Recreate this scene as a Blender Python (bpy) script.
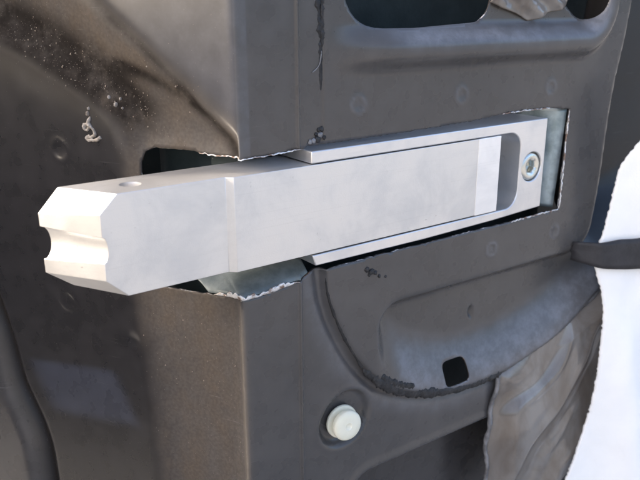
import bpy, bmesh, math, random
import numpy as np
from mathutils import Vector, Matrix, noise
from mathutils.geometry import delaunay_2d_cdt

random.seed(7)
rng = np.random.default_rng(7)
scene = bpy.context.scene
COL = scene.collection
for o in list(bpy.data.objects):
    bpy.data.objects.remove(o)

# ------------------------------------------------------------------ camera
cam_data = bpy.data.cameras.new('camera')
cam = bpy.data.objects.new('camera', cam_data)
COL.objects.link(cam)
RX = Vector((0.80924777, 0.18461926, -0.55770402))     # the door's x, y, z axes seen from the camera
RY = Vector((-0.58745206, 0.24742947, -0.77050551))
RZ = Vector((-0.00425775, 0.95115424, 0.30868671))
CAM_POS = Vector((-0.17142223, -0.24550034, 0.08362517))
cam.matrix_world = Matrix.Translation(CAM_POS) @ Matrix((RX, RY, RZ)).to_4x4()
cam_data.sensor_width = 36.0
cam_data.lens = 36.0 * 725.0 / 640.0
cam_data.clip_start = 0.01
cam_data.clip_end = 500.0
cam_data.dof.use_dof = True
cam_data.dof.focus_distance = 0.33
cam_data.dof.aperture_fstop = 18.0
scene.camera = cam

# ------------------------------------------------------------------ light
SUN = Vector((-0.82, 0.43, 0.44)).normalized()
world = bpy.data.worlds.new('World')
scene.world = world
world.use_nodes = True
wn = world.node_tree.nodes
wl = world.node_tree.links
sky = wn.new('ShaderNodeTexSky')
sky.sky_type = 'NISHITA'
sky.sun_disc = False
sky.sun_elevation = math.asin(SUN.z)
sky.sun_rotation = math.atan2(SUN.x, SUN.y)
sky.air_density = 0.8
sky.dust_density = 6.0
bg = wn['Background']
bg.inputs['Strength'].default_value = 0.15
wl.new(sky.outputs['Color'], bg.inputs['Color'])

sun_data = bpy.data.lights.new('sun', 'SUN')
sun_data.energy = 2.0
sun_data.angle = math.radians(0.53)
sun_data.color = (1.0, 0.87, 0.72)
sun = bpy.data.objects.new('sun', sun_data)
COL.objects.link(sun)
sun.rotation_euler = SUN.to_track_quat('Z', 'Y').to_euler()

vs = scene.view_settings
vs.view_transform = 'Standard'
vs.look = 'None'
vs.gamma = 1.0
vs.use_curve_mapping = False
vs.exposure = 2.08

MM = 0.001


# ------------------------------------------------------------------ helpers
def sm(a, b, x):
    t = np.clip((x - a) / (b - a), 0, 1)
    return t * t * (3 - 2 * t)


def mesh_obj(name, verts, faces, mat, parent=None, smooth=True, mats=None, fmat=None):
    me = bpy.data.meshes.new(name)
    me.from_pydata([tuple(v) for v in verts], [], [tuple(f) for f in faces])
    me.update()
    for m in (mats or [mat]):
        me.materials.append(m)
    if fmat is not None:
        me.polygons.foreach_set('material_index', np.array(fmat, dtype=np.int32))
    if smooth:
        me.polygons.foreach_set('use_smooth', np.ones(len(me.polygons), dtype=bool))
    o = bpy.data.objects.new(name, me)
    COL.objects.link(o)
    if parent:
        o.parent = parent
    return o


def empty(name, label, cat, loc=(0, 0, 0)):
    o = bpy.data.objects.new(name, None)
    COL.objects.link(o)
    o.location = loc
    o.empty_display_size = 0.02
    o['label'] = label
    o['category'] = cat
    return o


def tag(o, label, cat):
    o['label'] = label
    o['category'] = cat
    return o


def sharp_angle(o, deg=35):
    me = o.data
    bm = bmesh.new()
    bm.from_mesh(me)
    bmesh.ops.recalc_face_normals(bm, faces=bm.faces)
    for e in bm.edges:
        if len(e.link_faces) == 2:
            e.smooth = e.calc_face_angle(0) < math.radians(deg)
    bm.to_mesh(me)
    bm.free()


def bevel(o, w, seg=2, ang=30):
    m = o.modifiers.new('bevel', 'BEVEL')
    m.width = w
    m.segments = seg
    m.limit_method = 'ANGLE'
    m.angle_limit = math.radians(ang)
    m.harden_normals = False


def apply_mods(o):
    dg = bpy.context.evaluated_depsgraph_get()
    dg.update()
    me = bpy.data.meshes.new_from_object(o.evaluated_get(dg))
    old = o.data
    o.modifiers.clear()
    o.data = me
    me.name = o.name
    bpy.data.meshes.remove(old)


def cut(o, cutter):
    m = o.modifiers.new('cut', 'BOOLEAN')
    m.operation = 'DIFFERENCE'
    m.object = cutter
    m.solver = 'EXACT'
    apply_mods(o)
    me = cutter.data
    bpy.data.objects.remove(cutter)
    bpy.data.meshes.remove(me)


def poly_dist(P, x, y):
    """unsigned distance to an open polyline and sign (+ on its left side)"""
    best = np.full(x.shape, 1e9)
    sgn = np.ones(x.shape)
    for (x0, y0), (x1, y1) in zip(P[:-1], P[1:]):
        dx, dy = x1 - x0, y1 - y0
        L = dx * dx + dy * dy
        t = np.clip(((x - x0) * dx + (y - y0) * dy) / L, 0, 1)
        ex, ey = x - (x0 + t * dx), y - (y0 + t * dy)
        d = np.hypot(ex, ey)
        c = dx * (y - y0) - dy * (x - x0)
        m = d < best - 1e-9
        best = np.where(m, d, best)
        sgn = np.where(m, np.sign(c), sgn)
    return best * np.where(sgn == 0, 1, sgn)


def catmull(P, n=8, closed=False):
    P = [np.array(p, float) for p in P]
    out = []
    N = len(P)
    rngi = range(N) if closed else range(N - 1)
    for i in rngi:
        p0 = P[(i - 1) % N] if closed or i > 0 else P[0]
        p1 = P[i]
        p2 = P[(i + 1) % N]
        p3 = P[(i + 2) % N] if closed or i + 2 < N else P[-1]
        for k in range(n):
            t = k / n
            out.append(0.5 * ((2 * p1) + (-p0 + p2) * t + (2 * p0 - 5 * p1 + 4 * p2 - p3) * t * t + (-p0 + 3 * p1 - 3 * p2 + p3) * t ** 3))
    if not closed:
        out.append(P[-1])
    return out


# ------------------------------------------------------------------ materials
class N:
    def __init__(self, name):
        self.m = bpy.data.materials.new(name)
        self.m.use_nodes = True
        self.t = self.m.node_tree
        self.b = self.t.nodes['Principled BSDF']
        self.out = self.t.nodes['Material Output']
        self.co = self.node('ShaderNodeTexCoord').outputs['Object']

    def node(self, typ, **kw):
        n = self.t.nodes.new(typ)
        for k, v in kw.items():
            setattr(n, k, v)
        return n

    def link(self, a, b):
        self.t.links.new(a, b)

    def set(self, **kw):
        for k, v in kw.items():
            k = k.replace('_', ' ')
            i = self.b.inputs[k]
            if hasattr(v, 'is_output') or isinstance(v, bpy.types.NodeSocket):
                self.link(v, i)
            else:
                i.default_value = v
        return self

    def noise(self, scale, detail=4, rough=0.55, vec=None, dist=0.0):
        n = self.node('ShaderNodeTexNoise')
        n.inputs['Scale'].default_value = scale
        n.inputs['Detail'].default_value = detail
        n.inputs['Roughness'].default_value = rough
        n.inputs['Distortion'].default_value = dist
        self.link(vec or self.co, n.inputs['Vector'])
        return n.outputs['Fac']

    def ramp(self, fac, a, b, lo=0.0, hi=1.0):
        n = self.node('ShaderNodeMapRange')
        n.interpolation_type = 'SMOOTHSTEP'
        n.inputs['From Min'].default_value = a
        n.inputs['From Max'].default_value = b
        n.inputs['To Min'].default_value = lo
        n.inputs['To Max'].default_value = hi
        self.link(fac, n.inputs['Value'])
        return n.outputs['Result']

    def math(self, op, a, b=None, clamp=False):
        n = self.node('ShaderNodeMath', operation=op, use_clamp=clamp)
        for i, v in enumerate((a, b)):
            if v is None:
                continue
            if isinstance(v, bpy.types.NodeSocket):
                self.link(v, n.inputs[i])
            else:
                n.inputs[i].default_value = v
        return n.outputs[0]

    def mix(self, fac, a, b):
        n = self.node('ShaderNodeMix', data_type='RGBA')
        for s, v in (('Factor', fac), ('A', a), ('B', b)):
            i = [q for q in n.inputs if q.name == s and (q.type == 'RGBA' or s == 'Factor' and q.type == 'VALUE')][0]
            if isinstance(v, bpy.types.NodeSocket):
                self.link(v, i)
            else:
                i.default_value = v if s == 'Factor' else (*v, 1) if len(v) == 3 else v
        return [q for q in n.outputs if q.type == 'RGBA'][0]

    def attr(self, name):
        n = self.node('ShaderNodeAttribute', attribute_name=name)
        return n.outputs['Fac']

    def bump(self, h, strength=0.3, dist=0.001, normal=None):
        n = self.node('ShaderNodeBump')
        n.inputs['Strength'].default_value = strength
        n.inputs['Distance'].default_value = dist
        self.link(h, n.inputs['Height'])
        if normal is not None:
            self.link(normal, n.inputs['Normal'])
        self.link(n.outputs['Normal'], self.b.inputs['Normal'])
        return n.outputs['Normal']

    def stretch(self, sx, sy, sz, rot=(0, 0, 0)):
        n = self.node('ShaderNodeMapping')
        n.inputs['Scale'].default_value = (sx, sy, sz)
        n.inputs['Rotation'].default_value = rot
        self.link(self.co, n.inputs['Vector'])
        return n.outputs['Vector']


def mat_paint():
    n = N('dark_door_paint')
    big = n.noise(22, 3, 0.5)
    mid = n.noise(110, 2, 0.5)
    dirt = n.attr('dirt')
    scuff_sheen = n.attr('scuff_sheen')
    grime_shade = n.attr('grime_shade')
    dust_shade = n.attr('dust_shade')
    clean = n.mix(n.ramp(mid, 0.15, 0.9), (0.008, 0.008, 0.0095), (0.015, 0.0145, 0.017))
    film = n.mix(n.ramp(mid, 0.15, 0.9), (0.052, 0.049, 0.048), (0.064, 0.061, 0.060))
    base = n.mix(dust_shade, clean, film)
    # thin road dust everywhere
    dust = n.math('MULTIPLY', n.ramp(big, 0.2, 0.85), n.ramp(mid, 0.0, 1.0, 0.5, 1.0))
    base = n.mix(n.math('MULTIPLY', n.math('MULTIPLY', dust, dust_shade), 0.22), base, (0.17, 0.15, 0.135))
    # brown dirt in the channel
    dn = n.ramp(n.noise(70, 7, 0.7), 0.25, 0.7)
    stk = n.ramp(n.noise(1.0, 4, 0.6, n.stretch(85, 85, 14)), 0.3, 0.7, 0.45, 1.15)
    dd = n.math('MULTIPLY', n.math('MULTIPLY', dirt, stk), n.math('ADD', n.math('MULTIPLY', dn, 0.7), 0.25), clamp=True)
    base = n.mix(dd, base, (0.080, 0.066, 0.054))
    # bluish chalky film, pale rubs, painted highlight and sheen
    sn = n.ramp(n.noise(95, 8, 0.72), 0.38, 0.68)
    sf = n.math('MULTIPLY', scuff_sheen, n.math('ADD', n.math('MULTIPLY', sn, 0.45), 0.3), clamp=True)
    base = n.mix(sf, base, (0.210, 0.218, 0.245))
    base = n.mix(n.math('MULTIPLY', n.attr('film_sky_sheen'), n.ramp(mid, 0.1, 0.9, 0.45, 0.75)), base, (0.040, 0.046, 0.066))  # bluish film, and the sky reflection painted on the end face
    # dark oily grime, darkened grooves, shade painted past the right edge
    gf = n.math('MULTIPLY', grime_shade, n.ramp(n.noise(60, 6, 0.7), 0.2, 0.6), clamp=True)
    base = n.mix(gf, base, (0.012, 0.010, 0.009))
    # dust grains
    v = n.node('ShaderNodeTexVoronoi', feature='F1')
    v.inputs['Scale'].default_value = 1500
    n.link(n.co, v.inputs['Vector'])
    pick = n.node('ShaderNodeSeparateColor')
    n.link(v.outputs['Color'], pick.inputs[0])
    dens = n.math('ADD', 0.030, n.math('MULTIPLY', dirt, 0.06))
    dens = n.math('ADD', dens, n.math('MULTIPLY', grime_shade, 0.07))
    dens = n.math('MULTIPLY', dens, n.ramp(n.noise(45, 3), 0.35, 0.65, 0.1, 1.7))
    g1 = n.math('LESS_THAN', pick.outputs[0], dens)
    g2 = n.ramp(v.outputs['Distance'], 0.30, 0.12)
    grains = n.math('MULTIPLY', g1, g2)
    base = n.mix(n.math('MULTIPLY', grains, n.math('ADD', 0.16, n.math('MULTIPLY', pick.outputs[1], 0.4))), base, (0.24, 0.21, 0.19))
    # mottled grain of dried dust
    gn = n.ramp(n.noise(700, 1, 0.5), 0.2, 0.8, -0.5, 0.5)
    gr = n.math('ADD', 1.0, n.math('MULTIPLY', gn, n.math('ADD', 0.06, n.math('MULTIPLY', dirt, 0.18))))
    gm = n.node('ShaderNodeMix', data_type='RGBA', blend_type='MULTIPLY')
    gm.inputs[0].default_value = 1.0
    n.link(base, gm.inputs[6])
    n.link(gr, gm.inputs[7])
    base = gm.outputs[2]
    # fine scratches
    scv = n.stretch(30, 30, 1400, (0.0, 0.5, 0.0))
    sc = n.ramp(n.noise(1.0, 2, 0.5, scv), 0.70, 0.76)
    sc = n.math('MULTIPLY', sc, n.ramp(n.noise(30, 3), 0.5, 0.65))
    base = n.mix(n.math('MULTIPLY', sc, 0.25), base, (0.25, 0.24, 0.24))
    rough = n.math('ADD', n.ramp(mid, 0.2, 0.8, 0.26, 0.30), n.math('MULTIPLY', dd, 0.35))
    rough = n.math('ADD', rough, n.math('MULTIPLY', sf, 0.3), clamp=True)
    rough = n.math('ADD', rough, n.math('MULTIPLY', grime_shade, 0.4), clamp=True)
    n.set(Base_Color=base, Roughness=rough)
    n.link(n.math('SUBTRACT', 0.5, n.math('MULTIPLY', n.math('MAXIMUM', dirt, grime_shade), 0.42)), n.b.inputs['Specular IOR Level'])
    n.bump(n.noise(9, 2, 0.4), 0.12, 0.004)
    return n.m


def mat_alu(name, col, rough, metallic=0.85, blast=1800, bump=0.10, smudge=0.25, low=(0.45, 0.45, 0.46)):
    n = N(name)
    sm_ = n.noise(34, 6, 0.65, dist=0.4)
    fine = n.noise(blast, 2, 0.6)
    c = n.mix(n.math('MULTIPLY', n.ramp(sm_, 0.40, 0.70), smudge), col, low)
    ln = n.noise(1.0, 3, 0.6, n.stretch(14, 400, 1500))
    c = n.mix(n.math('MULTIPLY', n.ramp(ln, 0.55, 0.75), 0.5 * smudge), c, low)
    tick = n.math('MULTIPLY', n.ramp(n.noise(1.0, 1, 0.5, n.stretch(160, 300, 520, (0, 0.5, 0))), 0.75, 0.79), n.ramp(n.noise(26, 2), 0.5, 0.62))
    c = n.mix(n.math('MULTIPLY', tick, 0.55), c, (0.30, 0.29, 0.28))
    st = n.ramp(n.noise(120, 4, 0.7), 0.66, 0.74)
    c = n.mix(n.math('MULTIPLY', st, 0.25 * smudge / 0.25), c, (0.38, 0.37, 0.36))
    n.set(Base_Color=c, Metallic=metallic, Roughness=n.ramp(sm_, 0.3, 0.8, rough - 0.05, rough + 0.08))
    n.bump(fine, bump, 0.0004)
    return n.m


def mat_galv():
    n = N('galvanised_steel')
    a = n.noise(110, 5, 0.6)
    c = n.mix(n.ramp(a, 0.35, 0.7), (0.20, 0.25, 0.26), (0.38, 0.44, 0.46))
    n.set(Base_Color=c, Metallic=0.6, Roughness=n.ramp(a, 0.3, 0.7, 0.3, 0.5))
    n.bump(n.noise(500, 3), 0.15, 0.0005)
    return n.m


def mat_burr():
    n = N('bare_cut_steel')
    a = n.noise(160, 6, 0.7)
    c = n.mix(n.ramp(a, 0.46, 0.58), (0.78, 0.77, 0.76), (0.26, 0.17, 0.125))
    n.set(Base_Color=c, Metallic=0.45, Roughness=0.38)
    n.bump(n.noise(1500, 3), 0.5, 0.0006)
    return n.m


def mat_simple(name, c1, c2, rough, scale=80, bump=0.2, bscale=400, metallic=0.0, **kw):
    n = N(name)
    a = n.noise(scale, 5, 0.6)
    n.set(Base_Color=n.mix(n.ramp(a, 0.3, 0.7), c1, c2), Roughness=rough, Metallic=metallic, **kw)
    n.bump(n.noise(bscale, 4, 0.65), bump, 0.0008)
    return n.m


def mat_film():
    n = N('clouded_plastic_film')
    a = n.noise(38, 6, 0.65, n.stretch(1, 1, 0.5, (0, 0.6, 0)), dist=0.6)
    c = n.mix(n.ramp(a, 0.35, 0.68), (0.31, 0.285, 0.26), (0.17, 0.14, 0.115))
    n.set(Base_Color=c, Roughness=n.ramp(a, 0.3, 0.7, 0.08, 0.18))
    n.b.inputs['Specular IOR Level'].default_value = 0.95
    n.bump(n.noise(120, 3, 0.5), 0.10, 0.001)
    tr = n.node('ShaderNodeBsdfTranslucent')
    tr.inputs['Color'].default_value = (0.5, 0.42, 0.33, 1)
    mx = n.node('ShaderNodeMixShader')
    mx.inputs[0].default_value = 0.3
    n.link(n.b.outputs[0], mx.inputs[1])
    n.link(tr.outputs[0], mx.inputs[2])
    n.link(mx.outputs[0], n.out.inputs['Surface'])
    return n.m


def mat_cloth():
    n = N('white_woven_cloth')
    w = n.node('ShaderNodeTexWave', wave_type='BANDS', bands_direction='Z')
    w.inputs['Scale'].default_value = 520
    w.inputs['Distortion'].default_value = 1.5
    n.link(n.co, w.inputs['Vector'])
    a = n.noise(60, 4)
    n.set(Base_Color=n.mix(n.ramp(a, 0.3, 0.7), (0.95, 0.945, 0.93), (0.92, 0.915, 0.90)), Roughness=0.85)
    n.b.inputs['Sheen Weight'].default_value = 0.15
    n.bump(n.math('ADD', n.math('MULTIPLY', w.outputs['Fac'], 0.5), n.noise(900, 2)), 0.3, 0.0005)
    return n.m


PAINT = mat_paint()
ALU = mat_alu('bead_blasted_aluminium', (0.745, 0.737, 0.727), 0.46, 0.88, 1800, 0.12, 0.42, (0.56, 0.55, 0.54))
ALU2 = mat_alu('machined_aluminium', (0.765, 0.76, 0.76), 0.42, 0.9, 900, 0.06, 0.25)
POLISH = mat_alu('polished_wear_face', (0.93, 0.915, 0.90), 0.42, 0.55, 500, 0.05, 0.3, (0.6, 0.58, 0.56))
ZINC = mat_alu('zinc_plated_steel', (0.70, 0.71, 0.66), 0.26, 1.0, 700, 0.08, 0.3)
GALV = mat_galv()
GALVD = mat_simple('teal_galvanised_steel', (0.12, 0.145, 0.148), (0.22, 0.25, 0.25), 0.55, 110, 0.2, 500, 0.15)
BURR = mat_burr()
PRIMER = mat_simple('dark_teal_primer', (0.028, 0.044, 0.047), (0.045, 0.062, 0.066), 0.5)
def mat_rim():
    n = N('chipped_cut_edge')
    a = n.noise(130, 6, 0.75)
    b = n.noise(260, 5, 0.7)
    c = n.mix(n.ramp(a, 0.50, 0.60), (0.045, 0.040, 0.038), (0.62, 0.61, 0.60))
    c = n.mix(n.ramp(b, 0.54, 0.64), c, (0.16, 0.09, 0.055))
    n.set(Base_Color=c, Metallic=0.3, Roughness=0.5)
    n.bump(b, 0.5, 0.0006)
    return n.m


RIM = mat_rim()
SKIN = mat_simple('dark_green_inner_skin', (0.018, 0.030, 0.032), (0.03, 0.045, 0.047), 0.45)
SEAL = mat_simple('black_seam_sealant', (0.007, 0.007, 0.0075), (0.028, 0.027, 0.028), 0.6, 260, 0.8, 600)
TAN = mat_simple('dried_tan_sealant', (0.13, 0.11, 0.09), (0.34, 0.31, 0.28), 0.7, 300, 0.5, 600)
GRIT = mat_simple('tan_grit', (0.10, 0.08, 0.065), (0.30, 0.25, 0.20), 0.8, 180, 0.2, 600)
GREYGLUE = mat_simple('grey_butyl_adhesive', (0.09, 0.088, 0.09), (0.24, 0.235, 0.24), 0.4, 150, 0.6, 350)
NYLON = mat_simple('ivory_nylon', (0.74, 0.71, 0.56), (0.82, 0.79, 0.65), 0.42, 60, 0.06, 300)
NYLON.node_tree.nodes['Principled BSDF'].inputs['Subsurface Weight'].default_value = 0.25
NYLON.node_tree.nodes['Principled BSDF'].inputs['Subsurface Radius'].default_value = (0.004, 0.0035, 0.0025)
FILM = mat_film()
CLOTH = mat_cloth()
STRAP = mat_simple('black_webbing', (0.018, 0.018, 0.021), (0.032, 0.031, 0.035), 0.6, 120, 0.35, 700)
BLOCKER_DARK = mat_simple('dark_blocker', (0.030, 0.030, 0.034), (0.04, 0.039, 0.043), 0.35, 30, 0.05, 200)
CONCRETE = mat_simple('pale_concrete', (0.23, 0.225, 0.22), (0.30, 0.295, 0.285), 0.9, 1.5, 0.3, 30)

# ------------------------------------------------------------------ ground
g = mesh_obj('ground', [(-60, -60, -0.75), (60, -60, -0.75), (60, 60, -0.75), (-60, 60, -0.75)], [(0, 1, 2, 3)], CONCRETE, smooth=False)
g['kind'] = 'structure'

# unseen blocker shaped like a door post, added to shade the door's end
def blocker_section(z):
    k = 0.012 * math.sin(z * 3.0)
    return [(-0.78, 0.400 + k), (-0.70, 0.358 + k), (-0.62, 0.3205), (-0.600, 0.3055), (-0.592, 0.3165), (-0.60, 0.40), (-0.63, 0.55), (-0.66, 1.3), (-0.80, 1.3)]
zs_ = [-0.45, -0.40, -0.2, 0.0, 0.2, 0.4, 0.7, 1.1, 1.2]
vv = [(x, y, z) for z in zs_ for x, y in blocker_section(z)]
m_ = 9
ff = [(i * m_ + k, i * m_ + (k + 1) % m_, (i + 1) * m_ + (k + 1) % m_, (i + 1) * m_ + k) for i in range(len(zs_) - 1) for k in range(m_)] + [tuple(range(m_))[::-1], tuple((len(zs_) - 1) * m_ + k for k in range(m_))]
# ... and a low fender-shaped blocker added to cut horizon light from the left
low_blocker = [(-0.55, -0.45), (-0.53, -0.12), (-0.545, 0.03), (-0.59, 0.10), (-0.72, 0.135), (-1.1, 0.155), (-1.5, 0.14), (-1.6, -0.45)]
b0 = len(vv)
ys_ = [-0.20, -0.18, -0.1, 0.0, 0.15, 0.28]
for y in ys_:
    k = 0.012 if y in (-0.20,) else 0.0
    vv += [(x - k, y, z - k) for x, z in low_blocker]
m2 = len(low_blocker)
ff += [(b0 + i * m2 + k, b0 + (i + 1) * m2 + k, b0 + (i + 1) * m2 + (k + 1) % m2, b0 + i * m2 + (k + 1) % m2) for i in range(len(ys_) - 1) for k in range(m2)]
ff += [tuple(b0 + k for k in range(m2)), tuple(b0 + (len(ys_) - 1) * m2 + k for k in range(m2))[::-1]]
cb = mesh_obj('left_shade_blocker', vv, ff, BLOCKER_DARK, smooth=False)
sharp_angle(cb, 50)
cb['kind'] = 'structure'

# ------------------------------------------------------------------ the door
door = empty('car_door', 'dark grey pressed steel car door inner panel with a rough cut opening', 'car door', (0, 0.03, -0.2))
bpy.context.view_layer.update()
DOOR_INV = Matrix.Translation((0, -0.03, 0.2))


def door_part(name, verts, faces, mat, smooth=True, parent=None, **kw):
    """verts in world metres; becomes a child of the door"""
    p = parent or door
    off = Vector((0, 0.03, -0.2)) if p is door else Vector((0, 0, 0))
    return mesh_obj(name, [(v[0] - off.x, v[1] - off.y, v[2] - off.z) for v in verts], faces, mat, p, smooth, **kw)


# plan profile (mm): flat panel, corner at s = -30, then the slanting end face
P0 = np.array([0.0, 4.5])
D0 = np.array([1.0, -0.025]); D0 /= np.linalg.norm(D0)
SC = -30.0
P1 = P0 + D0 * SC
D1 = np.array([-0.48, 0.877]); D1 /= np.linalg.norm(D1)
_s = np.arange(-330, 400.01, 0.5)
_p = np.where((_s > SC)[:, None], P0 + D0 * _s[:, None], P1 + D1 * (SC - _s)[:, None])
_k = np.exp(-0.5 * (np.arange(-8, 9) / 3.2) ** 2); _k /= _k.sum()
_q = np.stack([np.convolve(np.pad(_p[:, i], 8, mode='reflect', reflect_type='odd'), _k, 'valid') for i in (0, 1)], 1)
_t = np.gradient(_q, axis=0); _t /= np.linalg.norm(_t, axis=1)[:, None]
_n = np.stack([_t[:, 1], -_t[:, 0]], 1)      # outward


def profile(s):
    s = np.asarray(s, float)
    bx = np.interp(s, _s, _q[:, 0]); by = np.interp(s, _s, _q[:, 1])
    nx = np.interp(s, _s, _n[:, 0]); ny = np.interp(s, _s, _n[:, 1])
    return bx, by, nx, ny


CONTOUR = [(10.9, 200), (10.9, -31), (13, -46), (21, -66), (33, -86), (49, -102), (74, -114), (100, -120), (133, -120.5), (160, -116), (190, -107), (230, -84), (300, -60), (420, -40)]
CONTOUR = CONTOUR[:2] + [tuple(p) for p in catmull(CONTOUR[1:], 6)][1:]
CHAN = [(330, 128), (200, 95), (123, 69), (95, 57), (69, 43), (60, 30), (58, 0), (58, -46), (54, -87), (53, -143), (53, -300)]
CHAN = [tuple(p) for p in catmull(CHAN, 5)]
HEM = [(176, 170), (174, 60), (168, 0), (157, -40), (146, -79), (141, -107), (130, -134.5), (127, -166), (124, -300)]
HEM = [tuple(p) for p in catmull(HEM, 5)]
LOWG = [(60, 60), (46, 56), (27, 48.5), (14, 40), (7, 32), (1, 22)]


def relief(s, z):
    """height (mm) out of the profile, and dirt / scuff and sheen / grime and shade masks"""
    u = s
    # ---- flat side
    dc = -poly_dist(CONTOUR, u, z)
    dc = -dc
    a = 1.3 * np.exp(-((u + 1.6) / 0.75) ** 2)
    hp = a + (3.6 * sm(-2.6, 1.0, dc) - 1.6 * np.exp(-((dc + 3.2) / 2.6) ** 2)) * sm(30, -30, z) + 0.9 * sm(-0.6, 0.6, dc) * sm(-30, 30, z)
    q = np.hypot(np.maximum(u - 178, 0), np.maximum(84 - z, 0)) - 10 + np.minimum(np.maximum(u - 178, 84 - z), 0)
    rib = 6.5 * sm(-1, 8, q) * (1 - sm(12, 20, q)) - 1.5 * (1 - sm(-2, 2, q))
    hp = hp + rib * sm(11, 50, u)
    # right-hand edge and long pocket below the opening
    F = np.interp(z, [-300, -60, -40, -4, 19, 42, 64, 85, 300], [204, 204, 205.5, 210.5, 213.5, 216, 220.5, 223, 250])
    dr = u - F
    dl = -56 - z
    ul = u - 42
    pl = np.minimum(dl, ul)
    inside = -(np.hypot(np.maximum(14 - dl, 0), np.maximum(14 - ul, 0)) - 14)
    inside = np.where((dl > 14) & (ul > 14), np.minimum(dl, ul), inside)
    k = 16.0
    mx = np.maximum(inside, dr) + k * 0.25 * np.clip(1 - np.abs(inside - dr) / k, 0, 1) ** 2
    slope = sm(1, 32, dc)
    depth = 11.0 * slope * (1 - sm(150, 215, u)) + (11.0 * slope + 2.0 * sm(-60, -40, z)) * sm(150, 215, u)
    hp = hp - depth * sm(-2.0, 7.0, mx) - 40 * sm(2, 34, dr) * sm(-75, -40, z)
    # step down along the lower crease
    low = -(np.hypot(np.maximum(12 - (-150 - z), 0), np.maximum(12 - (u - 29), 0)) - 12)
    hp = hp - 16 * sm(-1.5, 7, low) + 1.0 * np.exp(-((low + 3.0) / 1.8) ** 2)
    # clip recess
    r = np.hypot((u - 24.2) * 0.98 - (z + 113) * 0.10, (z + 113.0))
    hp = hp - 4.2 * (1 - sm(12.4, 15.8, r)) + 0.25 * np.exp(-((r - 16.8) / 1.2) ** 2)
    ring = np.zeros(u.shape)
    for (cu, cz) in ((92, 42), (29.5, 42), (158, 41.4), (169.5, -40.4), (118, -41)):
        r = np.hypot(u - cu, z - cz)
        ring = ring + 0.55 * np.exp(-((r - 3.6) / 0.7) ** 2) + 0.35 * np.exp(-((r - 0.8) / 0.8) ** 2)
        hp = hp + 0.38 * np.exp(-((r - 3.6) / 0.9) ** 2) - 0.22 * (1 - sm(2.0, 3.2, r))
    r = np.hypot((u - 117) / 1.6, (z + 81) / 4.2)
    hp = hp - 2.5 * (1 - sm(0.5, 1.1, r))
    # ---- end face
    v = SC - s
    s1 = -0.615 * v + 0.788 * (z - 33)
    dB = poly_dist(CHAN, v, z)
    w = 6 + 0.34 * np.clip(v, 0, 90)
    top = sm(14, 34, z)
    right = (1 - sm(-w, 2.5, s1)) * top + (1 - top) * (sm(1, 9, v) * 0.45)
    chan = (1 - sm(-13, 5, dB)) * right
    dg = np.abs(poly_dist(LOWG, v, z))
    dH = poly_dist(HEM, v, z)
    he = -6.0 * chan
    he = he - 0.8 * np.exp(-(dg / 2.6) ** 2)
    he = he - 1.0 * np.exp(-(s1 / 3.0) ** 2) * sm(14, 26, v) * (1 - sm(70, 100, v)) * top
    he = he + 6 * sm(0.5, 14, dH) - 2.5 * np.exp(-(dH / 2.2) ** 2)
    he = he - 0.9 * np.exp(-((v - 4) / 1.6) ** 2) * (1 - top)
    for (cu, cz) in ((95, 21), (101, -53.6)):
        r = np.hypot(v - cu, z - cz)
        he = he + 0.4 * np.exp(-((r - 4.6) / 0.9) ** 2) - 0.2 * (1 - sm(3, 4, r))
    r = np.hypot(v - 62, z + 68)
    he = he - 1.2 * np.exp(-(r / 3.5) ** 2)
    h = np.where(s > SC, hp, he)
    # ---- masks
    e = (s < SC)
    dirt = np.where(e, np.clip(chan * 1.15 + 0.75 * (1 - sm(-8, 6, dB)) * (1 - sm(-6, 6, s1) * top), 0, 1) * sm(-2, 6, v), 0.0)
    grime_shade = np.where(e, 1.3 * np.exp(-((dB + 7) / 14.0) ** 2) * sm(24, 44, z) * (1 - sm(-20, -6, s1)), 0.0)
    grime_shade = grime_shade + np.where(e, 0.9 * np.exp(-(dg / 3.0) ** 2) + 0.8 * np.exp(-((s1 + 1) / 3.0) ** 2) * sm(14, 26, v) * (1 - sm(60, 80, v)) * top, 0)  # darker along the two grooves
    grime_shade = grime_shade + np.where(e, np.exp(-(dH / 2.5) ** 2), 0)  # darker along the hem line
    grime_shade = np.where(e, grime_shade, 0.75 * np.exp(-((dc + 0.5) / 2.2) ** 2) * sm(20, 40, u) * (1 - sm(110, 150, u)) + 0.45 * sm(4, 22, dr))  # contour residue; past the right edge its shade is painted in
    scuff_sheen = np.where(e, 0.22 * sm(2, 12, s1) * top, 0.3 * sm(-24, -25, u) * sm(20, 30, z))
    scuff_sheen = scuff_sheen + np.where(e, 0, 0.38 * np.exp(-((dc + 7) / 6.0) ** 2) * (z < -30) + 0.95 * sm(8, 22, inside) * sm(36, 12, dc) * sm(0, 4, dc) * (z < -60))  # paler outside the contour; pocket slope rubbed, its sky sheen painted in
    # sky reflection painted as a bluish patch on the lower end face
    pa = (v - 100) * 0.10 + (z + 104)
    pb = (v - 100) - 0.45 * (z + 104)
    sky_patch = sm(-18, -10, pa) * (1 - sm(12, 17, pa)) * sm(-36, -26, pb) * (1 - sm(20, 34, pb))
    film_sky_sheen = np.where(e, sky_patch + 0.6 * sm(0, 10, s1) * top, 0)
    # rib crest under the upper openings: pale rubs plus its painted highlight
    scuff_sheen = scuff_sheen + np.where(e, 0, ring + 1.0 * np.exp(-((q - 4.5) / 4.0) ** 2) * sm(38, 62, u))
    dust_shade = np.where(e, np.clip(0.10 + (0.9 - 0.6 * sm(0, 8, s1) * top) * (1 - sm(-10, 4, dB)) + 0.75 * sm(2, 10, dH), 0, 1), 1 - 0.85 * sm(-2, 14, dr) * sm(-75, -50, z) - 0.6 * sm(-1, 6, low))  # dust film, thinned past the right edge to paint its shade in
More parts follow.
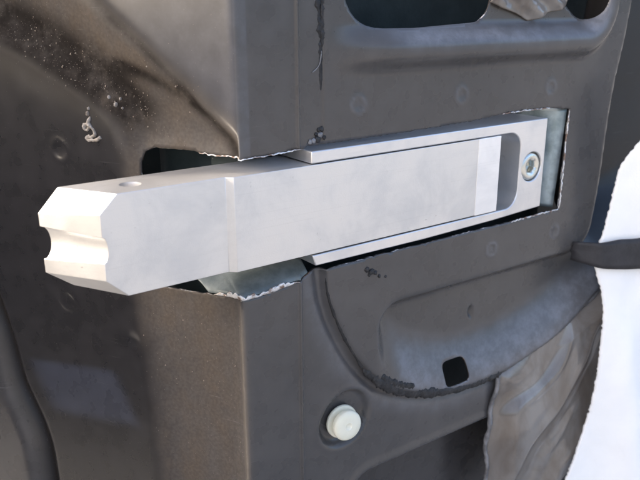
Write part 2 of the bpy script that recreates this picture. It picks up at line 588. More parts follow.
    return h, dirt, np.clip(scuff_sheen, 0, 1), np.clip(grime_shade, 0, 1), np.clip(dust_shade, 0, 1), film_sky_sheen


def place(s, z, extra=0.0, h=None):
    s = np.asarray(s, float); z = np.asarray(z, float)
    if h is None:
        h = relief(s, z)[0]
    bx, by, nx, ny = profile(s)
    return np.stack([bx + nx * (h + extra), by + ny * (h + extra), z], -1) * MM


def jag(P, step, amp, freq=0.5, seed=0.0, closed=True):
    out = []
    n = len(P)
    for i in range(n if closed else n - 1):
        a = np.array(P[i], float); b = np.array(P[(i + 1) % n], float)
        L = np.linalg.norm(b - a)
        m = max(1, int(L / step))
        nrm = np.array([-(b - a)[1], (b - a)[0]]) / max(L, 1e-6)
        for kk in range(m):
            p = a + (b - a) * kk / m
            w = noise.noise(Vector((p[0] * freq, p[1] * freq, seed))) + 0.5 * noise.noise(Vector((p[0] * freq * 3, p[1] * freq * 3, seed + 5)))
            out.append(p + nrm * amp * w)
    if not closed:
        out.append(np.array(P[-1], float))
    return out


def arc_corner(P, rads, n=5):
    """polygon with rounded corners"""
    out = []
    N_ = len(P)
    for i in range(N_):
        p = np.array(P[i], float); a = np.array(P[i - 1], float); b = np.array(P[(i + 1) % N_], float)
        r = rads[i]
        if r <= 0:
            out.append(tuple(p)); continue
        da = (a - p) / np.linalg.norm(a - p); db = (b - p) / np.linalg.norm(b - p)
        for kk in range(n + 1):
            t = kk / n
            out.append(tuple((1 - t) ** 2 * (p + da * r) + 2 * t * (1 - t) * p + t * t * (p + db * r)))
    return out


# the rough cut opening (s, z), clockwise from its upper left corner
CUT_TOP = [(-75.5, 25.4), (-58, 25.7), (-46, 24.6), (-30, 24.5), (-15, 24.9), (1, 25.8), (3, 26.6), (15, 26.8), (67, 27.6), (100, 28.6), (121, 30.2), (160, 30.3), (175.5, 28.6)]
CUT_BOT = [(171.2, -27.4), (127, -28.2), (97, -28.3), (70, -28.7), (44, -28.7), (15, -29.3), (4, -30.6), (-1.6, -33.6), (-17, -35.6), (-30, -36.2), (-47, -37.5), (-60, -38.0), (-76, -38.2)]
CUT_LEFT = [(-81, -33), (-81, 0), (-81, 19), (-79.4, 23.6)]
OPENING = jag(CUT_TOP, 1.3, 0.45, 0.45, 1.0, False) + jag(CUT_BOT, 1.3, 0.5, 0.5, 3.0, False) + jag(CUT_LEFT, 1.5, 0.05, 0.2, 0, False)
WIN1 = arc_corner([(20, 128), (20.5, 74), (60, 73.6), (109.5, 75.8), (109.5, 128)], [12, 22, 0, 13, 10], 9)
WIN2 = arc_corner([(156, 120), (158.5, 88), (178, 74), (194, 78), (192, 120)], [6, 6, 9, 10, 6], 6)
SQ = arc_corner([(89.6, -102.4), (107.9, -103.2), (108.7, -116.6), (89.9, -116.2)], [4.5, 4, 4, 4.5], 4)
HOLES = [OPENING, WIN1, WIN2, SQ]
HOLES = [HOLES[0]] + [jag(h_, 1.5, 0.0) for h_ in HOLES[1:]]

pts = []
ss = np.concatenate([np.arange(-300, -180, 4.0), np.arange(-180, -34, 1.5), np.arange(-34, -22, 0.7), np.arange(-22, -5, 1.0), np.arange(-5, 2, 0.35), np.arange(2, 9, 1.0), np.arange(9, 12, 0.5), np.arange(12, 236, 1.35), np.arange(236, 360, 4.0)])
zz = np.concatenate([np.arange(-260, -205, 4.0), np.arange(-205, 105, 1.35), np.arange(105, 160, 4.0)])
GS, GZ = np.meshgrid(ss, zz)
GS = GS.ravel(); GZ = GZ.ravel()
keep = np.ones(GS.shape, bool)


def inpoly(P, x, y):
    c = np.zeros(x.shape, bool)
    n_ = len(P)
    for i in range(n_):
        x0, y0 = P[i]; x1, y1 = P[(i + 1) % n_]
        if y0 == y1:
            continue
        m = ((y0 > y) != (y1 > y)) & (x < (x1 - x0) * (y - y0) / (y1 - y0) + x0)
        c ^= m
    return c


for H in HOLES:
    P = [tuple(p) for p in H]
    d = np.abs(poly_dist(P + [P[0]], GS, GZ))
    keep &= (d > 0.6) & ~inpoly(P, GS, GZ)
GS = GS[keep]; GZ = GZ[keep]
vin = [Vector((a, b)) for a, b in zip(GS, GZ)]
edges = []
for H in HOLES:
    b0 = len(vin)
    vin += [Vector((float(p[0]), float(p[1]))) for p in H]
    n_ = len(H)
    edges += [(b0 + i, b0 + (i + 1) % n_) for i in range(n_)]
vo, eo, fo, _, _, _ = delaunay_2d_cdt(vin, edges, [], 0, 1e-5)
V2 = np.array([(v.x, v.y) for v in vo])
FA = np.array([tuple(f) for f in fo])
cen = V2[FA].mean(1)
fk = np.ones(len(FA), bool)
for H in HOLES:
    fk &= ~inpoly([tuple(p) for p in H], cen[:, 0], cen[:, 1])
FA = FA[fk]
hh, dirt, scuff_sheen, grime_shade, dust_shade, film_sky_sheen = relief(V2[:, 0], V2[:, 1])
V3 = place(V2[:, 0], V2[:, 1], 0, hh)
# orient faces outward
e1 = V3[FA[:, 1]] - V3[FA[:, 0]]; e2 = V3[FA[:, 2]] - V3[FA[:, 0]]
nn = np.cross(e1, e2)
_, _, nx_, ny_ = profile(cen[fk][:, 0])
fl = nn[:, 0] * nx_ + nn[:, 1] * ny_ < 0
FA[fl] = FA[fl][:, ::-1]
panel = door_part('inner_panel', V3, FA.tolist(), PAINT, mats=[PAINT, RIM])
for nm, arr in (('dirt', dirt), ('scuff_sheen', scuff_sheen), ('grime_shade', grime_shade), ('dust_shade', dust_shade), ('film_sky_sheen', film_sky_sheen)):
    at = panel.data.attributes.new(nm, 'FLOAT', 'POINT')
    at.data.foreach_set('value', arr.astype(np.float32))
sol = panel.modifiers.new('sheet', 'SOLIDIFY')
sol.thickness = 0.0011
sol.offset = -1.0
sol.use_quality_normals = False
sol.material_offset_rim = 1


def strip_mesh(name, rows, mat, parent=None, thick=0.0, part=True):
    """grid of rows (each a list of points, metres)"""
    R_ = len(rows); C_ = len(rows[0])
    verts = [p for r in rows for p in r]
    faces = [(i * C_ + j, i * C_ + j + 1, (i + 1) * C_ + j + 1, (i + 1) * C_ + j) for i in range(R_ - 1) for j in range(C_ - 1)]
    o = door_part(name, verts, faces, mat) if part else mesh_obj(name, verts, faces, mat, parent)
    if thick:
        m = o.modifiers.new('sheet', 'SOLIDIFY'); m.thickness = thick; m.offset = 0
    return o


def tube(name, path, rad, mat, seg=8, lump=0.0, part=True, parent=None, freq=300, flat=1.0):
    path = [np.array(p, float) for p in path]
    n_ = len(path)
    verts, faces = [], []
    for i, p in enumerate(path):
        t = path[min(i + 1, n_ - 1)] - path[max(i - 1, 0)]
        t /= max(np.linalg.norm(t), 1e-9)
        ref = np.array([0, 1.0, 0]) if abs(t[1]) < 0.9 else np.array([1.0, 0, 0])
        a = np.cross(t, ref); a /= np.linalg.norm(a)
        b = np.cross(a, t)
        r0 = rad[i] if hasattr(rad, '__len__') else rad
        for k in range(seg):
            th = 2 * math.pi * k / seg
            q = p + r0 * (a * math.cos(th) + b * math.sin(th) * flat)
            if lump:
                w = noise.noise(Vector(q * freq)) + 0.6 * noise.noise(Vector(q * freq * 2.7))
                q = p + r0 * (1 + lump * w) * (a * math.cos(th) + b * math.sin(th) * flat)
            verts.append(q)
    for i in range(n_ - 1):
        for k in range(seg):
            k2 = (k + 1) % seg
            faces.append((i * seg + k, i * seg + k2, (i + 1) * seg + k2, (i + 1) * seg + k))
    faces.append(tuple(range(seg))[::-1])
    faces.append(tuple((n_ - 1) * seg + k for k in range(seg)))
    return door_part(name, verts, faces, mat) if part else mesh_obj(name, verts, faces, mat, parent)


def path_on(pts2, n=6, extra=0.3, smooth=True):
    P = catmull(pts2, n) if smooth else [np.array(p) for p in pts2]
    P = np.array(P)
    return place(P[:, 0], P[:, 1], extra)


# inner layers of the door behind the panel
def layer(name, s0, s1, z0, z1, off, mat, ns=60, nz=10, hole=None):
    S = np.linspace(s0, s1, ns); Zs = np.linspace(z0, z1, nz)
    rows = []
    for z in Zs:
        rows.append(place(S, np.full(S.shape, z), off, np.zeros(S.shape)))
    return strip_mesh(name, rows, mat, thick=0.001)


layer('outer_skin', -300, 360, -260, 160, -75, SKIN)
layer('reinforcement_sheet', -95, 200, -70, 62, -34, PRIMER)

# flap folded inward along the lower left of the cut
S = np.linspace(-50, 3, 60)
zb = np.interp(S, [c[0] for c in CUT_BOT[::-1]], [c[1] for c in CUT_BOT[::-1]])
front = place(S, zb + 0.5, -0.7, relief(S, zb)[0]) / MM
back = np.stack([np.linspace(-40, 9, 60), np.linspace(40, 27, 60), np.linspace(-29.5, -25.5, 60)], 1)
rows = []
for t in np.linspace(0, 1, 9):
    r_ = front * (1 - t) + back * t
    r_[:, 2] += 2.4 * math.sin(math.pi * t) * (0.4 + 0.6 * np.sin(S * 0.11 + 2.2)) * 0.6
    rows.append(r_ * MM)
strip_mesh('folded_flap', rows, GALVD, thick=0.0009)
# flap folded inward at the right end
Zs = np.linspace(-27, 28.5, 30)
se = np.interp(Zs, [-27.4, 28.6], [171.4, 175.6])
rows = []
for t in np.linspace(0, 1, 7):
    rows.append(place(se - 0.3 - 13.5 * t ** 0.8, Zs, -0.4 - 24 * t, np.zeros(Zs.shape)))
strip_mesh('folded_flap', rows, GALV, thick=0.0009)


# raised burrs on the cut edges
def burr(pts, height, seed, lift=0.6, inward=(0, 0)):
    P = jag(pts, 0.9, 0.45, 0.7, seed, False)
    P = np.array(P)
    n_ = len(P)
    env = np.clip(np.minimum(np.arange(n_), n_ - 1 - np.arange(n_)) / 6.0, 0, 1)
    hgt = np.array([height * (0.55 + 0.9 * noise.noise(Vector((p[0] * 0.33, p[1] * 0.33, seed))) + 0.5 * noise.noise(Vector((p[0] * 1.3, p[1] * 1.3, seed)))) for p in P])
    hgt = np.clip(hgt, 0.12 * height, None) * env + 0.05
    rows = []
    for t in np.linspace(0, 1, 4):
        Q = P + np.array(inward)[None, :] * (hgt * t)[:, None]
        rows.append(place(Q[:, 0], Q[:, 1], 0.1 + lift * hgt * t * (1.3 - 0.5 * t)))
    return strip_mesh('burr', rows, BURR, thick=0.0006)


burr([(-47, -37.3), (-30, -36.3), (-17, -35.7), (-2, -33.8)], 3.6, 11.0, 0.22, (0, 0.85))
burr([(-52, 25.0), (-46, 24.7), (-30, 24.6), (-15, 25.0), (0, 25.8)], 0.8, 14.0, 0.5, (0, -0.6))
burr([(122, 30.3), (140, 30.5), (159, 30.3)], 2.6, 17.0, 0.5, (0, 0.25))
burr([(175.7, 28.3), (174, 10), (172, -12), (171.2, -27)], 2.4, 21.0, 0.75, (-0.35, 0))
burr([(170.8, -27.5), (150, -27.9), (132, -28.4)], 1.7, 23.0, 0.45, (0, 0.6))

# seam sealant beads, joined lumps of it and crumbs
def bead(pts2, n, extra, r, lump, flat, freq, mat=SEAL):
    P = path_on(pts2, n, extra)
    k = np.arange(len(P)) / (len(P) - 1)
    rr = r * np.clip(np.minimum(k, 1 - k) / 0.10, 0.15, 1) * (1 + 0.35 * np.array([noise.noise(Vector((q * 37, r * 9000, 0))) for q in k]))
    return tube('sealant_bead', P, rr, mat, 10, lump, flat=flat, freq=freq)


bead([(9.4, 150), (9.2, 110), (9.3, 85), (10.4, 68), (10.6, 46)], 44, -0.4, 0.0016, 0.5, 0.5, 420)
bead([(11.6, 150), (11.3, 110), (11.2, 85), (11.2, 66)], 30, -0.6, 0.0014, 0.6, 0.5, 520)
bead([(10.4, 66), (9.2, 60), (5.5, 56.8)], 10, 0.3, 0.00026, 0.3, 1.0, 500, GREYGLUE)
bead([(11.2, -33), (13.4, -46), (21.5, -66), (33, -85.5), (40, -93)], 16, -0.9, 0.0012, 0.35, 0.6, 260)
bead([(33, -86), (40, -94), (49, -101.5), (60, -108.5), (74, -113.6), (90, -117.8)], 26, -0.4, 0.0028, 0.42, 0.5, 300)
bead([(43, -93.5), (50, -99.0), (58, -103.6), (68, -108)], 24, -0.5, 0.0018, 0.5, 0.5, 420)
bead([(80, -115.6), (100, -119.6), (118, -120.6), (136, -119.8)], 16, -0.6, 0.0024, 0.3, 0.6, 220)


def crumb(s, z, r, mat, squash=0.6, seed=0.0):
    bm = bmesh.new()
    bmesh.ops.create_icosphere(bm, subdivisions=2, radius=1.0)
    c = place([s], [z], r * squash * 300)[0]
    vv = []
    for v in bm.verts:
        w = 1 + 0.45 * noise.noise(v.co * 1.4 + Vector((seed, s, z)))
        vv.append((c[0] + v.co.x * r * w, c[1] + v.co.y * r * w * squash, c[2] + v.co.z * r * w))
    ff = [[q.index for q in f.verts] for f in bm.faces]
    bm.free()
    return door_part('sealant_crumb', vv, ff, mat)


for i, (a, b, r) in enumerate([(6.2, 28.6, .0012), (4.4, 28.2, .0011), (8.2, 28.9, .0016), (9.5, 30.6, .0014), (10.2, 33.2, .0012), (8.8, 33.0, .0009), (11.2, 29.6, .0010), (7.4, 31.2, .0008)]):
    crumb(a, b, r, GREYGLUE if i in (0, 1, 3) else SEAL, 0.6, i)
for i, (a, b, r) in enumerate([(33.5, -34.5, .0013), (36, -36.3, .0016), (38.5, -37.2, .0011), (41, -39.4, .0009), (45, -40.6, .0007), (35, -37.5, .0009)]):
    crumb(a, b, r, SEAL, 0.55, 20 + i)
# squiggle of dried sealant on the end face
sq = [(79.5, 37.5), (80.5, 35.0), (80.0, 33.0), (82.5, 31.5), (83.0, 33.5), (80.5, 34.0), (77.5, 30.5), (79.5, 28.6), (82.5, 28.4), (81, 27.2), (77, 27.6), (74.5, 28.8)]
tube('dried_sealant_squiggle', path_on([(SC - a + 4.5, b) for a, b in sq], 7, 0.2), 0.0009, TAN, 8, 0.75, freq=520, flat=0.6)
for i, (a, b, r) in enumerate([(76, 38.8, .0011), (75.3, 41.0, .0008), (66, 46, .0009), (61, 45.4, .0007), (62.5, 43.0, .0011), (59.6, 41.6, .0006)]):
    crumb(SC - a, b, r, TAN, 0.5, 40 + i)
# loose grit in the dirty channel: too fine to count, one part
gv, gf = [], []
OCT = [(1, 0, 0), (-1, 0, 0), (0, 1, 0), (0, -1, 0), (0, 0, 1), (0, 0, -1)]
OCF = [(0, 2, 4), (2, 1, 4), (1, 3, 4), (3, 0, 4), (2, 0, 5), (1, 2, 5), (3, 1, 5), (0, 3, 5)]
gs_, gz_, gr_ = [], [], []
for i in range(300):
    if i < 200:
        v_ = random.uniform(44, 118)
        zc = np.interp(v_, [44, 69, 95, 123], [38, 48, 62, 76]) + random.gauss(1, 5.5)
    else:
        v_ = random.uniform(4, 58)
        zc = random.uniform(-120, 60)
    gs_.append(SC - v_); gz_.append(zc); gr_.append(0.00012 + 0.00034 * random.random() ** 3)
gp = place(gs_, gz_, 0.1)
for c, r in zip(gp, gr_):
    b0 = len(gv)
    for o3 in OCT:
        gv.append([c[k] + o3[k] * r * random.uniform(0.5, 1.6) for k in range(3)])
    gf += [tuple(b0 + k for k in f) for f in OCF]
grit = door_part('dirt_grit', gv, gf, GRIT, smooth=False)
grit['kind'] = 'stuff'

# ------------------------------------------------------------------ bracket with its slot
br = empty('aluminium_bracket', 'slotted aluminium bracket block set in the cut opening, two arms and a bolt', 'bracket', (0.09, 0.014, -0.025))
HX0, HX1, HT, HB = 2.2, 158.6, 25.0, -25.2
SLT, SLB, SLX = 19.7, -21.3, 138.0
out = [(HX0, HT), (HX1, HT), (HX1, -24.4), (120, -25.9), (70, -26.7), (HX0 + 1.8, -26.4), (HX0, SLB)]
r_ = 9.0
for k in range(0, 9):
    th = -math.pi / 2 + (math.pi / 2) * k / 8
    out.append((SLX - r_ + r_ * math.cos(th), SLB + r_ + r_ * math.sin(th)))
for k in range(0, 9):
    th = (math.pi / 2) * k / 8
    out.append((SLX - r_ + r_ * math.cos(th), SLT - r_ + r_ * math.sin(th)))
out.append((HX0, SLT))
off = Vector((90, 14, -25))
n_ = len(out)
verts = [((x - off.x) * MM, (0 - off.y) * MM, (z - off.z) * MM) for x, z in out] + [((x - off.x) * MM, (28 - off.y) * MM, (z - off.z) * MM) for x, z in out]
faces = [tuple(range(n_)), tuple(range(2 * n_ - 1, n_ - 1, -1))] + [(i, n_ + i, n_ + (i + 1) % n_, (i + 1) % n_) for i in range(n_)]
body = mesh_obj('body', verts, faces, ALU2, br, smooth=False)
sharp_angle(body, 40)


def cyl_mesh(name, axis, c, r0, r1, h, seg=48):
    """cone/cylinder from c along axis"""
    ax = Vector(axis).normalized()
    a = ax.orthogonal().normalized(); b = ax.cross(a)
    vs_ = []
    for k in range(seg):
        th = 2 * math.pi * k / seg
        vs_.append(Vector(c) + r0 * (a * math.cos(th) + b * math.sin(th)))
    for k in range(seg):
        th = 2 * math.pi * k / seg
        vs_.append(Vector(c) + ax * h + r1 * (a * math.cos(th) + b * math.sin(th)))
    fs = [tuple(range(seg))[::-1], tuple(range(seg, 2 * seg))] + [(k, (k + 1) % seg, seg + (k + 1) % seg, seg + k) for k in range(seg)]
    return mesh_obj(name, vs_, fs, ALU2, smooth=False)


BX, BZ = 148.2, -0.5
c_ = cyl_mesh('cutter', (0, 1, 0), ((BX - off.x) * MM, (-2 - off.y) * MM, (BZ - off.z) * MM), 0.0081, 0.0081, 0.0085)
c_.parent = br
bpy.context.view_layer.update()
cut(body, c_)
bevel(body, 0.0005, 2, 35)
body.data.polygons.foreach_set('use_smooth', np.ones(len(body.data.polygons), dtype=bool))
sharp_angle(body, 30)
# slot floor plate at the back of the block
x0, x1, z0, z1, y0, y1 = HX0 + 0.3, HX1 - 0.3, HB + 0.3, HT - 0.3, 28.0, 31.5
vv = [((x - off.x) * MM, (y - off.y) * MM, (z - off.z) * MM) for x in (x0, x1) for y in (y0, y1) for z in (z0, z1)]
ff = [(0, 1, 3, 2), (4, 6, 7, 5), (0, 4, 5, 1), (2, 3, 7, 6), (0, 2, 6, 4), (1, 5, 7, 3)]
mesh_obj('back_plate', vv, ff, ALU2, br, smooth=False)

# bolt: domed head with a hexagon socket
seg = 48


def hexr(th, r):
    m = (th % (math.pi / 3)) - math.pi / 6
    return r * math.cos(math.pi / 6) / math.cos(m)


prof = [('c', 7.7, 6.0), ('c', 7.75, 1.6), ('c', 7.4, 0.9), ('c', 6.6, 0.35), ('c', 5.6, 0.1), ('c', 4.9, 0.25), ('h', 3.95, 0.75), ('h', 3.7, 1.1), ('h', 3.65, 4.6), ('h', 0.6, 5.4)]
vv, ff = [], []
for kind, r, y in prof:
    for k in range(seg):
        th = 2 * math.pi * k / seg + 0.0
        rr = r if kind == 'c' else hexr(th + 0.2, r)
        vv.append(((BX + rr * math.cos(th) - off.x) * MM, (y - off.y) * MM, (BZ + rr * math.sin(th) - off.z) * MM))
for i in range(len(prof) - 1):
    for k in range(seg):
        ff.append((i * seg + k, i * seg + (k + 1) % seg, (i + 1) * seg + (k + 1) % seg, (i + 1) * seg + k))
ff.append(tuple((len(prof) - 1) * seg + k for k in range(seg)))
ff.append(tuple(range(seg))[::-1])
bolt = mesh_obj('bolt', vv, ff, ZINC, br)
bolt['label'] = 'plated button head bolt with hexagon socket'
sharp_angle(bolt, 38)

# ------------------------------------------------------------------ the sliding bar
bar = empty('aluminium_bar', 'chunky pale grey aluminium bar with notched tip, lying in the bracket slot', 'bar', (0.016, 0.013, -0.0205))
boff = Vector((16, 13, -20.5))
ZT, ZB, ZM = 19.2, -20.6, -1.1
YB = 26.0
YF1, YF0 = 2.5, 0.0


def tip(x0, notch_r, notch_d, n=14, zc=12.4, top=7.0, bot=8.0):
    """outline of the tip from upper chamfer to lower chamfer"""
    o_ = [(x0 + top, ZT), (x0, zc), (x0, ZM + notch_r)]
    for k in range(1, n):
        th = math.pi * k / n
        o_.append((x0 + notch_d * math.sin(th) ** 0.9, ZM + notch_r * math.cos(th)))
    o_ += [(x0, ZM - notch_r), (x0, -13.0), (x0 + bot, ZB)]
    return o_


ft = tip(-89.0, 4.9, 1.8)
bt = tip(-104.2, 6.4, 3.4, zc=10.4, top=8.2, bot=10.0)
X1, X2, X3 = -38.0, -35.4, 121.0
F = [(x, YF1, z) for x, z in ft]
B = [(x, YB, z) for x, z in bt]
nt = len(ft)
vv = F + B
ix = {}


def av(key, p):
    ix[key] = len(vv); vv.append(p)


for nm, X, y in (('a', X1, YF1), ('b', X2, YF0), ('c', X3, YF0)):
    av(nm + 'ft', (X, y, ZT)); av(nm + 'fb', (X, y, ZB)); av(nm + 'bt', (X, YB, ZT)); av(nm + 'bb', (X, YB, ZB))
ff = [tuple(list(range(nt)) + [ix['afb'], ix['aft']])]
ff.append(tuple([nt + i for i in range(nt - 1, -1, -1)] + [ix['abt'], ix['abb']]))
ff += [(i, nt + i, nt + i + 1, i + 1) for i in range(nt - 1)]
ff.append((0, ix['aft'], ix['abt'], nt))
ff.append((nt - 1, 2 * nt - 1, ix['abb'], ix['afb']))
for p, q in (('a', 'b'), ('b', 'c')):
    ff.append((ix[p + 'ft'], ix[p + 'fb'], ix[q + 'fb'], ix[q + 'ft']))
    ff.append((ix[p + 'bt'], ix[q + 'bt'], ix[q + 'bb'], ix[p + 'bb']))
    ff.append((ix[p + 'ft'], ix[q + 'ft'], ix[q + 'bt'], ix[p + 'bt']))
    ff.append((ix[p + 'fb'], ix[p + 'bb'], ix[q + 'bb'], ix[q + 'fb']))
ff.append((ix['cft'], ix['cfb'], ix['cbb'], ix['cbt']))
vv = [((x - boff.x) * MM, (y - boff.y) * MM, (z - boff.z) * MM) for x, y, z in vv]
bb = mesh_obj('body', vv, ff, ALU, bar, smooth=False)
sharp_angle(bb, 30)
# shallow drilled dimple on the top
bm = bmesh.new()
bmesh.ops.create_uvsphere(bm, u_segments=40, v_segments=20, radius=0.0085)
me = bpy.data.meshes.new('cutter'); bm.to_mesh(me); bm.free()
c_ = bpy.data.objects.new('cutter', me); COL.objects.link(c_)
c_.parent = bar
c_.location = ((-72.4 - boff.x) * MM, (14.0 - boff.y) * MM, (ZT + 7.4 - boff.z) * MM)
bpy.context.view_layer.update()
cut(bb, c_)
bevel(bb, 0.00045, 2, 22)
sharp_angle(bb, 24)
for p in bb.data.polygons:
    p.use_smooth = True
# polished end plate
x0, x1, z0, z1 = 104.8, 121.35, ZB - 0.1, ZT + 0.1
pv = []
for x in (x0, x1):
    for y in (-0.45, 14.0):
        for z in (z0, z1):
            pv.append(((x - boff.x) * MM, (y - boff.y) * MM, (z - boff.z) * MM))
ep = mesh_obj('wear_plate', pv, [(0, 1, 3, 2), (4, 6, 7, 5), (0, 4, 5, 1), (2, 3, 7, 6), (0, 2, 6, 4), (1, 5, 7, 3)], POLISH, bar, smooth=False)
sharp_angle(ep, 30)
bevel(ep, 0.0003, 2, 30)
ep['label'] = 'bright polished rectangular band'

# ------------------------------------------------------------------ plastic clip
cl = empty('plastic_clip', 'round ivory plastic trim clip pushed into the hole below the bar', 'clip', (0.0228, 0.0035, -0.1145))
cl.scale = (0.86, 0.8, 0.86)
cl.rotation_euler = (math.radians(-4), 0, math.radians(-6))


def lathe(name, prof_, mat, parent, seg=56):
    vv_, ff_ = [], []
    for r, y in prof_:
        for k in range(seg):
            th = 2 * math.pi * k / seg
            vv_.append((r * math.cos(th) * MM, y * MM, r * math.sin(th) * MM))
    m_ = len(prof_)
    for i in range(m_ - 1):
        for k in range(seg):
            ff_.append((i * seg + k, i * seg + (k + 1) % seg, (i + 1) * seg + (k + 1) % seg, (i + 1) * seg + k))
    ff_.append(tuple(range(seg))[::-1]); ff_.append(tuple((m_ - 1) * seg + k for k in range(seg)))
    o_ = mesh_obj(name, vv_, ff_, mat, parent)
    sharp_angle(o_, 40)
    return o_


lathe('stem', [(4.5, 14), (5.0, 10), (5.2, 3.4)], NYLON, cl, 32)
lathe('flange', [(5.0, 3.6), (9.6, 3.4), (10.1, 2.8), (10.1, 1.6), (9.7, 1.0), (8.6, 0.7), (6.0, 0.6)], NYLON, cl)
lathe('head', [(6.5, 0.9), (6.8, -1.4), (8.3, -1.8), (9.0, -2.4), (9.05, -4.6), (8.6, -5.6), (7.4, -6.2), (4.6, -6.5), (2.2, -6.45), (1.6, -5.9), (0.3, -5.7)], NYLON, cl)

# ------------------------------------------------------------------ plastic film, adhesive
fm = empty('vapour_barrier_film', 'creased clouded plastic film peeling beside the white cloth, lower right', 'plastic film', (0.18, -0.002, -0.2))
foff = Vector((0.18, -0.002, -0.2))


def fnoise(x, y, s=0.0):
    return noise.noise(Vector((x, y, s)))


NA, NB = 110, 130
topL = [(133, -121.5), (150, -117.5), (171, -110), (200, -100.5), (221, -91.5), (232, -80), (262, -66)]
left = [(133, -121.5), (130.5, -138), (127.5, -160), (128.5, -180), (131, -200), (134, -235)]
tp = np.array(catmull(topL, 20)); lf = np.array(catmull(left, 20))


def resample(P, n):
    d = np.r_[0, np.cumsum(np.linalg.norm(np.diff(P, axis=0), axis=1))]
    t = np.linspace(0, d[-1], n)
    return np.stack([np.interp(t, d, P[:, 0]), np.interp(t, d, P[:, 1])], 1)


tp = resample(tp, NA); lf = resample(lf, NB)
verts = []
for j in range(NB):
    for i in range(NA):
        x = tp[i, 0] + lf[j, 0] - lf[0, 0]
        z = tp[i, 1] + lf[j, 1] - lf[0, 1]
        a = i / (NA - 1); b = j / (NB - 1)
        edge = min(1, a / 0.10, b / 0.10)
        # folds curve round a point off to the lower right
        rad = math.hypot(x - 300, (z + 262) * 1.05)
        ph = rad * 0.088 + 2.4 * fnoise(x * 0.014, z * 0.014, 2.0) + 0.4 * fnoise(x * 0.04, z * 0.04, 12.0)
        f1 = 0.5 + 0.5 * math.sin(ph * 1.25)
        f3 = 1 - abs(math.sin(ph * 1.6 + 0.7))
        f2 = (0.5 + 0.5 * math.sin(ph * 2.9 + 1.0 + 1.5 * fnoise(x * .02, z * .02, 7))) ** 3
        amp = 0.7 + 0.8 * fnoise(x * .02, z * .02, 21)
        d = 8.5 * f1 * amp + 0.9 * f3 ** 2 * (0.6 + fnoise(x * .025, z * .025, 31)) + 2.4 * f2 * (0.5 + fnoise(x * .03, z * .03, 1)) + 4.0 * fnoise(x * 0.022, z * 0.022, 4)
        d = 2.0 + edge * (3.0 + d) + 3 * sm(0.35, 1.0, a) * min(1, b / 0.25)
        Y = 4.5 - 0.025 * x - d
        verts.append((x * MM - foff.x, Y * MM - foff.y, z * MM - foff.z))
faces = [(j * NA + i, j * NA + i + 1, (j + 1) * NA + i + 1, (j + 1) * NA + i) for j in range(NB - 1) for i in range(NA - 1)]
fo_ = mesh_obj('sheet', verts, faces, FILM, fm)
m = fo_.modifiers.new('t', 'SOLIDIFY'); m.thickness = 0.0004; m.offset = 0
lp = [(p[0] * MM - foff.x - 0.0004, (4.5 - 0.025 * p[0] - 2.4 - 0.9 * math.sin(k * .21)) * MM - foff.y, p[1] * MM - foff.z) for k, p in enumerate(lf)]
tube('adhesive_edge', lp, 0.0013, GREYGLUE, 8, 0.4, False, fm, 260)
lp = [(p[0] * MM - foff.x, (4.5 - 0.025 * p[0] - 1.6) * MM - foff.y, p[1] * MM - foff.z + 0.0008) for p in tp]
tube('adhesive_edge', lp, 0.0011, GREYGLUE, 8, 0.45, False, fm, 260)

# crumpled scrap of film between the two upper openings
NA, NB = 60, 50
verts = []
for j in range(NB):
    b = j / (NB - 1)
    for i in range(NA):
        a = i / (NA - 1)
        x = 108 + a * 57 + 3 * fnoise(b * 4, 0, 3)
        zl = np.interp(a, [0, 0.12, 0.3, 0.5, 0.62, 0.75, 0.9, 1.0], [84.5, 82, 79.5, 75.5, 76.5, 79.5, 80.5, 83])
        z = zl + b * (112 - zl)
        d = 3.2 + 3.0 * fnoise(x * .09 + z * .05, z * .06, 1) + 2.0 * math.sin((x * 0.30 + z * 0.36) + 2 * fnoise(x * .06, z * .06, 5)) + 0.8 * fnoise(x * .3, z * .3, 2)
        d = max(d, 0.4) * (1 - 0.5 * (1 - b) ** 6) + 0.4
        verts.append((x * MM, (4.5 - 0.025 * x + 1.2 - d) * MM, z * MM))
faces = [(j * NA + i, j * NA + i + 1, (j + 1) * NA + i + 1, (j + 1) * NA + i) for j in range(NB - 1) for i in range(NA - 1)]
sc_ = tag(mesh_obj('film_scrap', verts, faces, FILM), 'small crumpled grey plastic scrap between the two openings at the top', 'plastic film')
m = sc_.modifiers.new('t', 'SOLIDIFY'); m.thickness = 0.0005; m.offset = 0

# ------------------------------------------------------------------ white cloth and black strap
# the cloth hangs in front of the right end of the door, turning towards the viewer
LE = [(262, 84), (240, 52), (224, 29), (211.6, 12.2), (206.9, 3.3), (203, -5.2), (201.5, -18), (199.8, -31.6), (198, -45.4), (196, -51), (195, -58), (196.5, -67), (200.6, -79.5), (203.1, -92.6), (203.4, -106), (203.8, -126), (203.5, -151), (201.6, -172), (197, -198), (193.6, -213), (188, -245)]
le = resample(np.array(catmull(LE, 12)), 240)


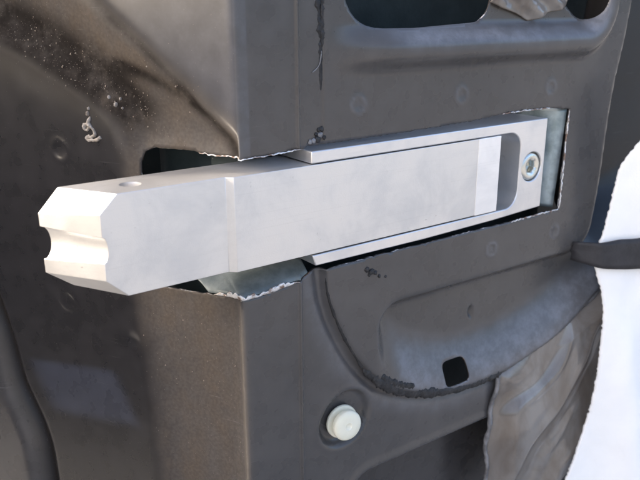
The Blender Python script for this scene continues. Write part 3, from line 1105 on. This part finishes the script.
def cloth_y(x, z, z_=0):
    base = -14 - 0.55 * (x - 195)
    fold = 5.0 * math.sin(x * 0.105 + z * 0.035 + 1.2 * fnoise(x * .02, z * .015, 8)) + 6.0 * fnoise(x * .022, z * .012, 3) + 1.6 * fnoise(x * .08, z * .05, 6)
    return base + fold * sm(190, 240, x)


NA = 70
verts = []
for j in range(len(le)):
    x0, z0 = le[j]
    jx = 0.9 * fnoise(z0 * 0.55, 0, 1) + 0.6 * fnoise(z0 * 1.5, 0, 2)
    for i in range(NA):
        a = i / (NA - 1)
        x = x0 + jx * (1 - a) ** 6 + a * (330 - x0)
        verts.append((x * MM, cloth_y(x, z0) * MM, z0 * MM))
faces = [(j * NA + i, j * NA + i + 1, (j + 1) * NA + i + 1, (j + 1) * NA + i) for j in range(len(le) - 1) for i in range(NA - 1)]
co_ = tag(mesh_obj('white_cloth', verts, faces, CLOTH), 'bright white cloth hanging at the right edge of the door', 'cloth')
m = co_.modifiers.new('t', 'SOLIDIFY'); m.thickness = 0.0012; m.offset = 0

NS = 60
rows = []
verts = []
for i in range(NS):
    a = i / (NS - 1)
    x = 187.5 + 142.5 * a
    zt = np.interp(a, [0, 0.06, 0.12, 1], [-50, -48.5, -47.6, -42])
    zb_ = np.interp(a, [0, 0.06, 0.12, 1], [-61, -64, -65.5, -73])
    for k in range(7):
        t = k / 6
        z = zt + (zb_ - zt) * t + 0.5 * fnoise(x * .1, t * 3, 1)
        yc = min(cloth_y(x, zz_) for zz_ in (z - 2, z, z + 2)) - 3.6
        y = yc if a > 0.05 else yc * (a / 0.05) + (1 - a / 0.05) * (4.5 - .025 * x - 4 + 3 * fnoise(x * .25, z * .3, 4))
        verts.append((x * MM, y * MM, z * MM))
faces = [(i * 7 + k, i * 7 + k + 1, (i + 1) * 7 + k + 1, (i + 1) * 7 + k) for i in range(NS - 1) for k in range(6)]
st_ = tag(mesh_obj('black_strap', verts, faces, STRAP), 'flat black strap running across the white cloth', 'strap')
m = st_.modifiers.new('t', 'SOLIDIFY'); m.thickness = 0.0016; m.offset = 0
